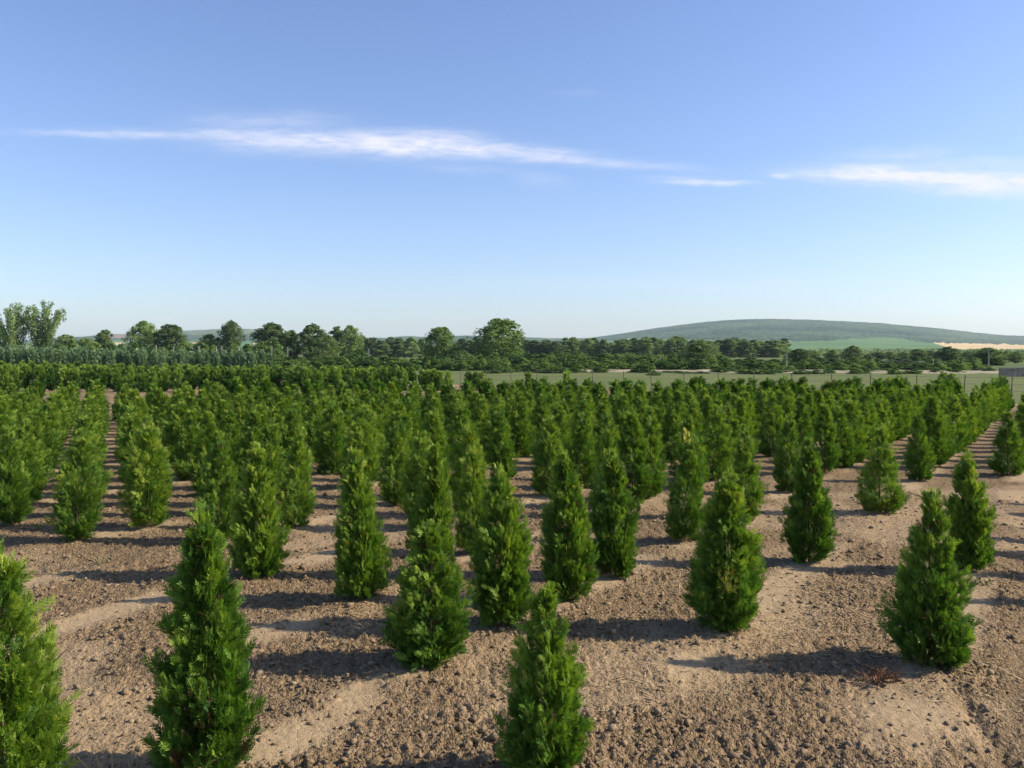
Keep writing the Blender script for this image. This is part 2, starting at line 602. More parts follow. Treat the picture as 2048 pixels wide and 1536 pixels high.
zone = np.where((xc > 215) & (xc < 262) & (pc > 667) & (pc < 676.5), 3, zone)
zone = np.where((((xc > 225) & (xc < 275)) | ((xc > 380) & (xc < 405)) | ((xc > 505) & (xc < 520))) & (pc > 685) & (pc < 690.5), 2, zone)
zone = np.where((xc > 340) & (xc < 530) & (pc < 669 + 5 * (fbm(xc * .03, pc * .02, 71) - .5)) & (zone == 0), 4, zone)
hme = mk_mesh('hills', hv, hf, smooth=True, mats=[M['forest'], M['crop'], M['wheat'], M['redsoil'], M['scrub']], fmat=zone)
tag(link('hills', hme), kind='structure')

# air: thin even haze over the whole valley
hz = MB().box((0, 0, 94), (17000, 17000, 192))
t = NT('haze_air')
pv = t.node('ShaderNodeVolumePrincipled')
pv.inputs['Color'].default_value = (.74, .88, 1.0, 1)
pv.inputs['Density'].default_value = 0.00008
pv.inputs['Anisotropy'].default_value = 0.1
t.l.new(pv.outputs[0], t.out.inputs['Volume'])
t.m.volume_intersection_method = 'FAST' if hasattr(t.m, 'volume_intersection_method') else None
tag(link('haze', hz.mesh('haze', t.m)), kind='stuff')

# ------------------------------------------------------------------ plants: generators


def spray_template(pairs, sub, seed):                 # flat fan of thuja scale-leaf branchlets, unit length along y
    g = np.random.default_rng(seed)
    q = []

    def kite(p, d, L, w):
        p, d = np.array(p), np.array(d)
        n = np.array([-d[1], d[0]])
        q.append([p, p + d * L * .45 + n * w, p + d * L, p + d * L * .45 - n * w])
    kite((0, 0), (0, 1), 1.0, .030 if pairs > 2 else .05)
    for i in range(pairs):
        s = .10 + .80 * i / pairs
        for sd in (-1, 1):
            a = R(g.uniform(24, 40)) * sd
            d = (math.sin(a), math.cos(a))
            L = (.52 * (1 - s) + .12) * g.uniform(.8, 1.15)
            p = (0, s + g.uniform(-.03, .03))
            kite(p, d, L, {5: .034, 3: .042}.get(pairs, .06))
            if sub and L > .20:
                for s2, sg in ((.40, -1), (.62, 1)):
                    b = a + sg * R(g.uniform(28, 40))
                    kite((p[0] + d[0] * L * s2, p[1] + d[1] * L * s2), (math.sin(b), math.cos(b)), L * (1 - s2) * .75 + .05, .024)
    v = np.array(q).reshape(-1, 2)
    v3 = np.zeros((len(v), 3))
    v3[:, :2] = v
    v3[:, 2] = g.normal(0, .012, len(v)) + .10 * v[:, 0] ** 2
    return v3


def place_sprays(tmpl, P, D, N, S, bend):
    D = D / np.linalg.norm(D, axis=1, keepdims=True)
    X = np.cross(D, N)
    X /= np.maximum(np.linalg.norm(X, axis=1, keepdims=True), 1e-6)
    N = np.cross(X, D)
    t = tmpl[None] * S[:, None, None]
    z = t[..., 2] + bend[:, None] * (tmpl[None, :, 1] ** 2) * S[:, None]
    return P[:, None] + t[..., 0:1] * X[:, None] + t[..., 1:2] * D[:, None] + z[..., None] * N[:, None]


def profile(kind):
    if kind == 'cone':
        return lambda t: np.interp(t, [0, .06, .17, .34, .5, .68, .82, .92, 1], [.48, .76, 1, .97, .82, .58, .33, .15, .03])
    if kind == 'waist':
        return lambda t: np.interp(t, [0, .06, .18, .36, .52, .60, .72, .84, .93, 1], [.48, .76, 1, .95, .74, .58, .56, .36, .16, .03])
    if kind == 'column':
        return lambda t: np.interp(t, [0, .06, .2, .45, .65, .8, .92, 1], [.54, .80, 1, .98, .82, .52, .20, .03])
    if kind == 'fat':
        return lambda t: np.interp(t, [0, .05, .16, .34, .5, .62, .78, .92, 1], [.50, .80, 1, .97, .76, .57, .40, .16, .03])
    if kind == 'dome':
        return lambda t: np.interp(t, [0, .1, .35, .65, .85, .95, 1], [.62, .85, 1, .98, .78, .45, .1])
    return lambda t: np.interp(t, [0, .1, .4, .7, .88, 1], [.5, .75, 1, .85, .5, .06])


def thuja_mesh(name, seed, kind, nbr, per, size, tm, mat, h=1.0, r=.22, jit=1.0, up=.85, tint_up=.40):
    """crown of a thuja of height 1 and widest radius r"""
    g = np.random.default_rng(seed)
    prof = profile(kind)
    lump = g.random((9, 12))
    lean = g.normal(0, .025, 2)

    def rad(t, a):
        i = np.clip((t * 8).astype(int), 0, 7)
        fi = np.clip(t * 8 - i, 0, 1)
        k = ((a / (2 * np.pi) * 12).astype(int)) % 12
        return prof(t) * r * (.74 + .38 * (lump[i, k] * (1 - fi) + lump[i + 1, k] * fi))
    # branches that rise and end on the outline
    tt = g.random(nbr * 6)
    w = prof(tt) + .12
    tt = g.choice(tt, nbr, replace=False, p=w / w.sum())
    az = g.random(nbr) * 2 * np.pi
    rt = rad(tt, az) * g.uniform(.62, 1.05, nbr)
    outw = np.stack([np.cos(az), np.sin(az), np.zeros(nbr)], 1)
    tip = outw * rt[:, None]
    tip[:, 2] = tt * .93
    tip += g.normal(0, .014, tip.shape)
    org = outw * (rt * .12)[:, None]
    org[:, 2] = np.maximum(tt * .93 - rt * g.uniform(.9, 1.9, nbr), .01)
    bd = tip - org
    bcol = g.normal(0, .12, nbr)
    b = np.repeat(np.arange(nbr), per)
    n = len(b)
    s = g.beta(2.9, 1.0, n)
    P = org[b] + bd[b] * s[:, None]
    P += g.normal(0, .0115 * jit, (n, 3)) * (.5 + prof(P[:, 2:3]))
    rho = np.hypot(P[:, 0], P[:, 1])
    lim = prof(np.clip(P[:, 2] / .95, 0, 1)) * r * 1.02 + .006
    P[:, :2] *= np.minimum(1, lim / np.maximum(rho, 1e-5))[:, None] ** .85
    ow = P * [1, 1, 0]
    ow /= np.maximum(np.linalg.norm(ow, axis=1, keepdims=True), 1e-4)
    bdn = bd / np.linalg.norm(bd, axis=1, keepdims=True)
    D = .55 * bdn[b] + .36 * ow + np.array([0, 0, up * .70]) + g.normal(0, .30, (n, 3))
    low = np.clip(.15 - P[:, 2], 0, 1)[:, None] * 2.0
    D -= .5 * low * ow + low * np.array([0, 0, .8])
    tang = np.stack([-ow[:, 1], ow[:, 0], np.zeros(n)], 1)
    N = tang + g.normal(0, .55, (n, 3))
    S = size * g.uniform(.55, 1.35, n) * (.8 + .2 * prof(P[:, 2]))
    S = np.where(g.random(n) < .05, S * 1.5, S)
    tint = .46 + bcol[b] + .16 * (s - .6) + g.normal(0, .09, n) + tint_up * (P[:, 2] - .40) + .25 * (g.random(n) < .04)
    # inner sprays round the stem
    k = nbr * 3
    zi = g.random(k) ** .9 * .86
    ai = g.uniform(0, 6.28, k)
    ri = prof(zi) * r * g.uniform(.10, .55, k)
    P1 = np.stack([np.cos(ai) * ri, np.sin(ai) * ri, zi], 1)
    D1 = np.stack([np.cos(ai) * .5, np.sin(ai) * .5, np.full(k, .9)], 1) + g.normal(0, .3, (k, 3))
    P, D, N, S = np.vstack([P, P1]), np.vstack([D, D1]), np.vstack([N, g.normal(0, 1, (k, 3))]), np.append(S, size * g.uniform(.9, 1.5, k))
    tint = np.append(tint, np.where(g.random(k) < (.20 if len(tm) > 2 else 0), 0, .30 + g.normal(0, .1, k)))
    # leader shoots at the top
    k = max(8, nbr // 9)
    P2 = np.stack([g.normal(0, .022 * r / .22, k), g.normal(0, .022 * r / .22, k), g.uniform(.82, .95, k)], 1)
    fork = g.random() < .4
    if fork:
        P2[: k // 2, :2] += g.normal(0, .035, 2)
    D2 = np.stack([g.normal(0, .25, k), g.normal(0, .25, k), np.ones(k)], 1)
    if kind in ('dome',):
        P2[:, 2] -= .05
    P, D, N, S = np.vstack([P, P2]), np.vstack([D, D2]), np.vstack([N, g.normal(0, 1, (k, 3))]), np.append(S, size * g.uniform(.6, 1.0, k))
    tint = np.append(tint, .62 + g.normal(0, .12, k))
    P[:, :2] += lean * P[:, 2:3] ** 1.5
    V, T = [], []
    which = g.integers(0, len(tm), len(P))
    bend = g.normal(-.12, .22, len(P))
    for i, tmpl in enumerate(tm):
        m = which == i
        vv_ = place_sprays(tmpl, P[m], D[m], N[m], S[m], bend[m])
        V.append(vv_.reshape(-1, 3))
        T.append((np.repeat(tint[m], len(tmpl)).reshape(-1, len(tmpl)) + .10 * (tmpl[:, 1] - .4)).ravel())
    V, T = np.vstack(V), np.concatenate(T)
    V[:, 2] = np.maximum(V[:, 2], .004)
    f = np.arange(len(V)).reshape(-1, 4)
    return mk_mesh(name, V, f, mat, {'tint': np.clip(T, 0, 1)})


TM_HI = [spray_template(5, False, s) for s in (1, 2, 3)]
TM_MID = [spray_template(3, False, s) for s in (4, 5, 6)]
TM_LOW = [spray_template(2, False, s) for s in (7, 8)]

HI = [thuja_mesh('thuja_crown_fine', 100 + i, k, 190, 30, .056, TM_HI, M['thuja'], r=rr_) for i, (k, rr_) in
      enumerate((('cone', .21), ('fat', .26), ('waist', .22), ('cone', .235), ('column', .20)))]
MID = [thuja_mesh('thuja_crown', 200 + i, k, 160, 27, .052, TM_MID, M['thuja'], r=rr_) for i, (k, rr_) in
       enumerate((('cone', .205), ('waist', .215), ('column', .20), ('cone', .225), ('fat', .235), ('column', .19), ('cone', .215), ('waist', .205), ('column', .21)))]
RADI = {m.name: None for m in HI + MID}
RAD_HI = [.21, .26, .22, .235, .20]

trunk_me = MB().tube([(0, 0, -.03), (.004, 0, .1), (-.003, .003, .4), (0, 0, .86)], [.014, .010, .006, .002], 7).mesh('thuja_trunk', M['bark'], True)


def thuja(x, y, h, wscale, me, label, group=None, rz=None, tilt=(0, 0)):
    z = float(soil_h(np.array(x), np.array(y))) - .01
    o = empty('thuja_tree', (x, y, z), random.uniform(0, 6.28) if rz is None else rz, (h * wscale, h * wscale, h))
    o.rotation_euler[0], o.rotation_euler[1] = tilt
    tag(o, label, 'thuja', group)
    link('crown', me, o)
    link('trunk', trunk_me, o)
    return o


# individually visible thujas: pixel of the base, height / eye height, crown width in px, mesh, turn, label
NEAR = [
    (0, 1640, .60, 262, HI[3], .6, 'bright green thuja cut off by the left edge, a yellow bent shoot at its tip'),
    (411, 1543, .655, 222, HI[0], 1.0, 'tall slender thuja with feathery pointed tip, nearest whole one right of the left edge'),
    (1090, 1562, .475, 190, HI[3], 2.6, 'squat dark thuja standing lowest in the middle, its base cut by the frame'),
    (862, 1326, .465, 178, HI[3], 3.9, 'short thuja flared at its foot, a taller spiky thuja right behind it'),
    (1452, 1258, .590, 158, HI[0], 5.0, 'dark thuja with a yellowed patch of leaves, standing alone on clods'),
    (1858, 1326, .575, 176, HI[1], .3, 'broad bushy thuja nearest the lane at right, brown dead clump at its foot'),
    (724, 1200, .625, 122, HI[2], 2.2, 'thuja with a narrow waist left of the short flared one, long shadow on its left'),
    (1003, 1252, .600, 132, HI[4], 4.4, 'full thuja touching the short flared one on its right side'),
    (1138, 1197, .630, 116, HI[0], 1.9, 'thuja with a pale yellow-green pointed tip behind the squat dark one'),
    (1230, 1152, .590, 104, HI[4], .9, 'straight columnar thuja with dark left side, right of the one with a yellow-green tip'),
    (1618, 1126, .610, 106, HI[2], 3.2, 'waisted thuja alone in the bare soil between the yellow-patched one and the lane'),
    (1945, 1142, .560, 92, HI[4], 2.9, 'narrow leaning thuja tucked behind the broad bushy one beside the lane'),
    (518, 1152, .610, 118, HI[3], 5.6, 'thuja directly behind the right side of the tall slender one'),
    (590, 1056, .590, 84, MID[0], 1.2, 'thuja one row behind, between the tall slender one and the waisted one'),
    (150, 1082, .600, 104, MID[2], .2, 'blunt thuja left of the narrow soil path, above the bare patch with a weed tuft'),
    (297, 1056, .620, 100, MID[5], 4.0, 'columnar thuja heading the row on the right side of the narrow soil path'),
    (864, 1150, .590, 104, HI[2], 5.1, 'spiky tipped thuja standing just behind the short flared one'),
    (790, 1012, .570, 80, MID[3], 2.0, 'dark gapped thuja behind the waisted one, bare soil in front of it'),
    (1370, 1084, .580, 92, MID[0], .5, 'thuja with an orange-brown tip, left behind the yellow-patched one'),
    (1490, 1034, .590, 84, MID[1], 3.3, 'thuja right behind the yellow-patched one, soil path on its right'),
    (1300, 997, .575, 78, MID[3], 4.6, 'dark thuja isolated in a soil clearing behind the straight columnar one'),
    (1760, 1026, .580, 102, MID[4], 1.4, 'wide cone-shaped thuja with a pale dry fringe of soil at its foot'),
    (1838, 963, .570, 62, MID[0], 2.4, 'slim thuja just behind the wide cone-shaped one near the lane'),
    (2014, 951, .560, 76, MID[4], 5.9, 'thuja cut by the right frame edge on the far side of the bare lane'),
    (1575, 985, .570, 66, MID[2], .1, 'dark thuja behind the lone waisted one, soil path on its left'),
    (20, 1052, .585, 90, MID[1], 3.0, 'thuja at the left frame edge behind the yellow bent shoot'),
    (945, 1106, .560, 80, MID[5], 2.2, 'dark thuja half hidden behind the full one beside the short flared one'),
    (1210, 1030, .590, 72, MID[0], 4.9, 'thuja mostly hidden behind the straight columnar one'),
]
made = []
for k, (bx, by, hh, wpx, me, rz, lab) in enumerate(NEAR):
    x, y = G(bx, by)
    h = hh * EYE
    co = np.empty(len(me.vertices) * 3, np.float32)
    me.vertices.foreach_get('co', co)
    co = co.reshape(-1, 3)
    b = co[(co[:, 2] > .05) & (co[:, 2] < .35)]
    ext = np.percentile(np.hypot(b[:, 0], b[:, 1]), 98.5)
    ws = .97 * (wpx / F * y / 2) / (ext * h)
    o = thuja(x, y, h, ws, me, lab, rz=rz, tilt=(0, .07) if 'leaning' in lab else (random.gauss(0, .02), random.gauss(0, .02)))
    made.append((x, y))
    if 'yellow bent shoot' in lab and k == 0:
        p = MB().tube([(.0, .01, .86), (-.005, .0, .94), (-.03, -.005, 1.0), (-.045, -.01, 1.05), (-.05, -.01, 1.11)], [.004, .004, .0035, .003, .0015], 5)
        sh = link('shoot', p.mesh('shoot', M['yellow'], True), o)
        tag(sh, 'yellow bent leader shoot')
    if 'yellowed patch' in lab or 'orange-brown tip' in lab:
        g = np.random.default_rng(3)
        n = 24
        if 'tip' in lab:
            P = np.stack([g.normal(0, .02, n), g.normal(0, .02, n), g.uniform(.86, .97, n)], 1)
        else:
            wa = -rz - 1.75
            P = np.stack([np.cos(wa) * .175 + g.normal(0, .018, n), np.sin(wa) * .175 + g.normal(0, .018, n), g.uniform(.24, .40, n)], 1)
        V = place_sprays(TM_MID[0], P, np.array([0, 0, 1.0]) + g.normal(0, .35, (n, 3)), g.normal(0, 1, (n, 3)), g.uniform(.04, .07, n), g.normal(0, .2, n)).reshape(-1, 3)
        ds = link('dry_sprays', mk_mesh('dry_sprays', V, np.arange(len(V)).reshape(-1, 4), M['yellow'] if 'patch' in lab else M['dead']), o)
        tag(ds, 'yellowed leaf sprays' if 'patch' in lab else 'browned tip')

# the rest of the block by the planting lattice; empty places as seen between the plants
GONE = {(1, 0), (-1, 0), (6, 0), (8, 0), (10, 0), (13, 0), (0, 1), (1, 1), (2, 1), (6, 1), (7, 1), (10, 1), (15, 1),
        (1, 2), (2, 2), (4, 2), (5, 2), (8, 2), (12, 2), (2, 3), (3, 3), (6, 3), (9, 3), (11, 3),
        (2, 4), (7, 4), (0, 0), (2, 0), (3, 0), (4, 0), (5, 0), (7, 0), (9, 0), (11, 0), (12, 0)}
slots = []
for j in range(-6, 20):
    for i in range(-14, 44):
        p = O0 + i * E1 + j * E2
        x, y = p
        if y < 4 or y > 29.6 + .11 * x:
            continue
        px = CX + F * x / y
        if px < -70 or px > 2048 + (900 if y < 13 else 60):
            continue
        if (i, j) in GONE or min((x - a) ** 2 + (y - b) ** 2 for a, b in made) < .42 ** 2:
            continue
        if j == -1 and i < 16:
            continue
        if j == -2 and i < 17:
            continue
        if j <= -3 and (y > 13 or y < 7):
            continue
        slots.append((y, x, i, j))
slots.sort()


def above(px):                                        # which front plant a place further back shows above
    A = ((60, 'at the left edge'), (150, 'above the blunt one'), (232, 'close to the narrow soil path'), (320, 'above the columnar one by the path'), (430, 'above the tall slender one'),
         (540, 'right of the tall slender one'), (640, 'left of the waisted one'), (770, 'above the waisted one'), (910, 'above the short flared one'), (1050, 'above the full one'),
         (1180, 'above the pale-tipped one'), (1280, 'above the straight columnar one'), (1400, 'left of the yellow-patched one'), (1520, 'above the yellow-patched one'),
         (1600, 'right of the yellow-patched one'), (1700, 'above the lone waisted one'), (1800, 'above the wide cone-shaped one'), (1900, 'up beside the bare lane'), (9999, 'at the far right end'))
    return next(n for x_, n in A if px < x_)



n_ind = 0
print('lattice plants', len(slots), 'near', len(NEAR))
FARBUF = []
for (y, x, i, j) in slots:
    x += random.gauss(0, .045)
    y += random.gauss(0, .045)
    h = EYE * (random.gauss(.585, .035) if y < 19 else random.gauss(.560, .022))
    me = random.choice(MID)
    ws = random.uniform(1.06, 1.26) if y > 15 else random.uniform(.98, 1.16) if y > 11 else random.uniform(.88, 1.04)
    px = CX + F * x / y
    if n_ind + len(NEAR) < 300 or px > 2048:
        if px > 2048 + 20:
            lab, grp = 'thuja of the row beyond the bare lane at the right edge', 'thujas beyond the bare lane'
        elif j == -1 or j == -2:
            lab, grp = 'thuja of the even row lining the bare lane, ' + above(px), 'thujas lining the bare lane, ' + above(px)
        elif px < 232:
            lab, grp = 'yellow-green thuja left of the soil path, ' + above(px), 'thujas left of the narrow soil path, ' + above(px)
        elif px < 700:
            lab, grp = 'bright thuja of the dense rows, ' + above(px), 'thujas right of the narrow soil path, ' + above(px)
        elif y < 17:
            lab, grp = 'green thuja of the thinned middle rows, ' + above(px), 'thujas of the thinned middle rows, ' + above(px)
        else:
            lab, grp = 'small-looking thuja in the closed far rows, ' + above(px), 'thujas of the closed far rows, ' + above(px)
        thuja(x, y, h, ws, me, lab, grp, tilt=(random.gauss(0, .025), random.gauss(0, .025)))
        n_ind += 1
    else:
        FARBUF.append((x, y, h, ws))

if FARBUF:
    src = [thuja_mesh('tmp', 300 + i, k, 60, 8, .15, TM_LOW, None, r=.205) for i, k in enumerate(('cone', 'column', 'waist'))]
    arr = []
    for m in src:
        co = np.empty(len(m.vertices) * 3, np.float32)
        m.vertices.foreach_get('co', co)
        ti = np.empty(len(m.vertices), np.float32)
        m.attributes['tint'].data.foreach_get('value', ti)
        arr.append((co.reshape(-1, 3), ti))
        bpy.data.meshes.remove(m)
    V, T = [], []
    for (x, y, h, ws) in FARBUF:
        c, ti = random.choice(arr)
        a = random.uniform(0, 6.28)
        ca, sa = math.cos(a) * h * ws, math.sin(a) * h * ws
        V.append(np.stack([c[:, 0] * ca - c[:, 1] * sa + x, c[:, 0] * sa + c[:, 1] * ca + y, c[:, 2] * h + .06], 1))
        T.append(ti + random.uniform(-.1, .1))
    V, T = np.vstack(V), np.concatenate(T)
    o = link('far_thujas', mk_mesh('far_thujas', V, np.arange(len(V)).reshape(-1, 4), M['thuja'], {'tint': np.clip(T, 0, 1)}))
    tag(o, 'rearmost thujas of the block merging into one green mass', 'thujas', kind='stuff')

# ------------------------------------------------------------------ clipped dark thujas behind the block
RND = [thuja_mesh('clipped_crown', 400 + i, 'dome', 90, 16, .085, TM_LOW, M['round'], r=.20, tint_up=1.0, up=1.0) for i in range(4)]  # tint_up paints shaded bodies and brighter tops into the leaf colour
LOOSE = [thuja_mesh('loose_crown', 420 + i, 'plume', 80, 16, .09, TM_LOW, M['round'], r=.22, tint_up=.9) for i in range(3)]  # same top-to-body shading painted in, a little weaker


def shrub(name, cat, x, y, h, w, me, label, group=None, base_r=.2):
    o = empty(name, (x, y, 0.02), random.uniform(0, 6.28), (w / 2 / base_r, w / 2 / base_r, h))
    tag(o, label, cat, group)
    link('crown', me, o)
    link('trunk', trunk_me, o)
    return o


DARK = [(655, 736), (664, 737), (705, 735), (716, 736), (727, 736), (738, 736), (798, 738), (808, 739), (850, 740), (859, 738), (869, 737), (879, 739), (896, 740), (938, 741), (951, 742), (963, 742)]
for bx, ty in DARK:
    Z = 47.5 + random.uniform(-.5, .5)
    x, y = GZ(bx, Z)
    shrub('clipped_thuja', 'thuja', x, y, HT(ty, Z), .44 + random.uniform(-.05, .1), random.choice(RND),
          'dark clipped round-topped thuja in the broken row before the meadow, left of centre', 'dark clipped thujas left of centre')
for bx, ty, wd, lab in ((1057, 741, .44, 'lone dark clipped thuja on the meadow edge, left one of two set apart'),
                        (1133, 740, .48, 'lone dark clipped thuja on the meadow edge, right one of two set apart'),
                        (1886, 742, .52, 'larger dark clipped thuja rising above the rows at right'),
                        (1904, 745, .46, 'smaller clipped thuja touching the larger dark one at right')):
    Z = 44.0
    x, y = GZ(bx, Z)
    shrub('clipped_thuja', 'thuja', x, y, HT(ty, Z), wd, RND[bx % 4], lab)
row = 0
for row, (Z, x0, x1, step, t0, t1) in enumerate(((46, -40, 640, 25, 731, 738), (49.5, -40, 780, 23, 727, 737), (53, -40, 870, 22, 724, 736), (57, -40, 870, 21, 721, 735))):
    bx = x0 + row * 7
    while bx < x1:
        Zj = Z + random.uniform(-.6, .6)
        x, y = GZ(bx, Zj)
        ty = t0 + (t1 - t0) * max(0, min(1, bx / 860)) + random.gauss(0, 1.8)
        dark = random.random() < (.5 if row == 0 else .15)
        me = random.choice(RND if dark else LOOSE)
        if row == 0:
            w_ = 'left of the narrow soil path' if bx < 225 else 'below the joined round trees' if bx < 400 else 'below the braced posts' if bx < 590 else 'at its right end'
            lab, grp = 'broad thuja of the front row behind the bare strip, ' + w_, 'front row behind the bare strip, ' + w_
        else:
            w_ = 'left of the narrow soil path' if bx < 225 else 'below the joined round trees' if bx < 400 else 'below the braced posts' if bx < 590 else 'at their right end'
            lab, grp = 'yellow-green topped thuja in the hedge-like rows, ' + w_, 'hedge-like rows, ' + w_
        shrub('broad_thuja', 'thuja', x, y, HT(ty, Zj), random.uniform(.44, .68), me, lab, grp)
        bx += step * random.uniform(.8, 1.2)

# grey-green plumed conifers in the rows behind
PLU = [thuja_mesh('plume_crown', 440 + i, 'plume', 90, 14, .10, TM_LOW, M['blue'], r=.17, up=1.3, tint_up=.65) for i in range(4)]


def pl_where(b):
    return 'below the poplar pair' if b < 125 else 'below the small pale tree' if b < 245 else 'below the joined round trees' if b < 390 else 'at the right end'


for row, Z in enumerate((84, 89)):
    bx = -40 + row * 6
    while bx < 548 - row * 6:
        Zj = Z + random.uniform(-.7, .7)
        x, y = GZ(bx, Zj)
        ty = 692 + (703 - 692) * max(0, min(1, bx / 540)) + random.gauss(0, 1.8) - row * .6
        if bx > 535:
            ty += 4
        shrub('plumed_cypress', 'conifer', x, y, HT(ty, Zj), random.uniform(.66, .95), random.choice(PLU),
              'grey-green plumed conifer in the tall rows, ' + pl_where(bx), 'grey-green plumed conifers, ' + pl_where(bx), .17)
        bx += 18 * random.uniform(.8, 1.2)

# ------------------------------------------------------------------ broadleaf trees


def tree_mesh(seed, kind, mat, ncl=34, per=110, leaf=.045):
    """unit-height tree, returns crown mesh, trunk mesh; crown clusters sit on real limbs"""
    g = np.random.default_rng(seed)
    mb = MB()
    cl = []
    if kind == 'fan':                                 # several steep stems spreading upward, like old poplars
        mb.tube([(0, 0, -.02), (.005, 0, .1), (0, .005, .22)], [.026, .021, .017], 7)
        for k in range(12):
            a = k * 2.4 + g.uniform(-.3, .3)
            sp = .06 + .34 * (k / 12) ** .7
            top = np.array([math.cos(a) * sp, math.sin(a) * sp * .8, g.uniform(.80, .96) - .10 * (k > 8)])
            p0 = np.array([0, 0, g.uniform(.04, .20)])
            mid = p0 + (top - p0) * .5 + np.array([math.cos(a), math.sin(a), 0]) * -.03
            mb.tube([p0, mid, top], [.012, .008, .003], 5)
            for s in np.linspace(.15, 1.0, 9):
                c = p0 + (top - p0) * s + g.normal(0, .018, 3)
                cl.append((c, (.030 + .035 * (1 - abs(s - .6))) * np.array([1, 1, 1.5])))
    else:
        prof = {'round': lambda t: np.interp(t, [0, .15, .45, .75, .92, 1], [.26, .36, .40, .33, .18, .05]),
                'tall': lambda t: np.interp(t, [0, .15, .5, .8, 1], [.18, .25, .27, .22, .06]),
                'poplar': lambda t: np.interp(t, [0, .1, .4, .75, 1], [.15, .18, .19, .14, .04]),
                'bush': lambda t: np.interp(t, [0, .3, .7, 1], [.52, .62, .46, .12]),
                'umbrella': lambda t: np.interp(t, [0, .2, .5, .8, 1], [.16, .34, .40, .32, .08])}[kind]
        z0 = {'round': .07, 'tall': .05, 'poplar': .02, 'bush': .0, 'umbrella': .34}[kind]
        mb.tube([(0, 0, -.02), (g.normal(0, .01), g.normal(0, .01), .3), (g.normal(0, .02), g.normal(0, .02), .62), (0, 0, .9)], [.028, .020, .011, .003], 7)
        for k in range(ncl):
            t_ = ((k * 7 % ncl + g.random()) / ncl) ** (.9 if kind != 'bush' else 1.5)
            a = g.uniform(0, 6.28)
            pr = float(prof(t_))
            q = pr * math.sqrt(g.uniform(.02, 1)) * g.uniform(.6, .95)
            c = np.array([math.cos(a) * q, math.sin(a) * q, z0 + (1 - z0) * t_ * .94])
            if k % 9 == 0:
                zb = max(.05, c[2] - q * 1.2 - .05)
                mb.tube([(0, 0, zb), (c[0] * .5, c[1] * .5, (zb + c[2]) / 2 - .01), tuple(c)], [.009, .006, .002], 4)
            sz = (.04 + (.20 if kind != 'bush' else .24) * pr) * g.uniform(.5, 1.0)
            cl.append((c, sz * np.array([1, 1, g.uniform(.7, 1.05)])))
    V, T = [], []
    for c, s in cl:
        n = per
        d = g.normal(0, 1, (n, 3))
        d /= np.linalg.norm(d, axis=1, keepdims=True)
        p = c + d * s * (g.random((n, 1)) ** .38)
        u = g.normal(0, 1, (n, 3))
        u /= np.linalg.norm(u, axis=1, keepdims=True)
        nn = d + np.array([0, 0, .4]) + g.normal(0, .8, (n, 3))
        w = np.cross(nn, u)
        w /= np.linalg.norm(w, axis=1, keepdims=True)
        u = np.cross(w, nn)
        u /= np.linalg.norm(u, axis=1, keepdims=True)
        L = leaf * g.uniform(.5, 1.1, (n, 1))
        V.append(np.stack([p - u * L * .7, p + w * L * .38, p + u * L * .7, p - w * L * .38], 1).reshape(-1, 3))
        T.append(np.repeat(np.clip(.42 + g.normal(0, .09) + g.normal(0, .13, n), 0, 1), 4))
    V = np.vstack(V)
    V[:, 2] = np.maximum(V[:, 2], 0)
    return (mk_mesh('crown_' + kind, V, np.arange(len(V)).reshape(-1, 4), mat, {'tint': np.concatenate(T)}), mb.mesh('trunk_' + kind, M['bark'], True))


TV = {
    'fan': [tree_mesh(500 + i, 'fan', M['tree'], per=60, leaf=.030) for i in range(3)],
    'round': [tree_mesh(510 + i, 'round', M['tree'], 130, 55, .036) for i in range(4)],
    'lit': [tree_mesh(520 + i, 'round', M['tree_lit'], 140, 60, .034) for i in range(2)],
    'tall': [tree_mesh(530 + i, 'tall', M['tree'], 120, 50, .036) for i in range(4)],
    'poplar': [tree_mesh(540 + i, 'poplar', M['tree'], 80, 45, .042) for i in range(5)],
    'umbrella': [tree_mesh(550 + i, 'umbrella', M['tree'], 110, 50, .038) for i in range(2)],
    'bush': [tree_mesh(560 + i, 'bush', M['bush'], 80, 45, .075) for i in range(5)],
    'willow': [tree_mesh(570 + i, 'bush', M['willow'], 80, 45, .07) for i in range(2)],
}
TW = {k: [2 * np.percentile(np.abs(np.array([v.co.x for v in m[0].vertices])), 97) for m in ms] for k, ms in TV.items()}


def tree(name, kind, bx, ty, wpx, Z, label, cat='tree', group=None, var=None, sink=0.0):
    i = random.randrange(len(TV[kind])) if var is None else var
    h = HT(ty, Z) + sink
    w = wpx / F * Z
    x, y = GZ(bx, Z)
    o = empty(name, (x, y, -sink), random.uniform(0, 6.28), (w / TW[kind][i], w / TW[kind][i], h))
    tag(o, label, cat, group)
    link('crown', TV[kind][i][0], o)
    link('trunk', TV[kind][i][1], o)
    return o


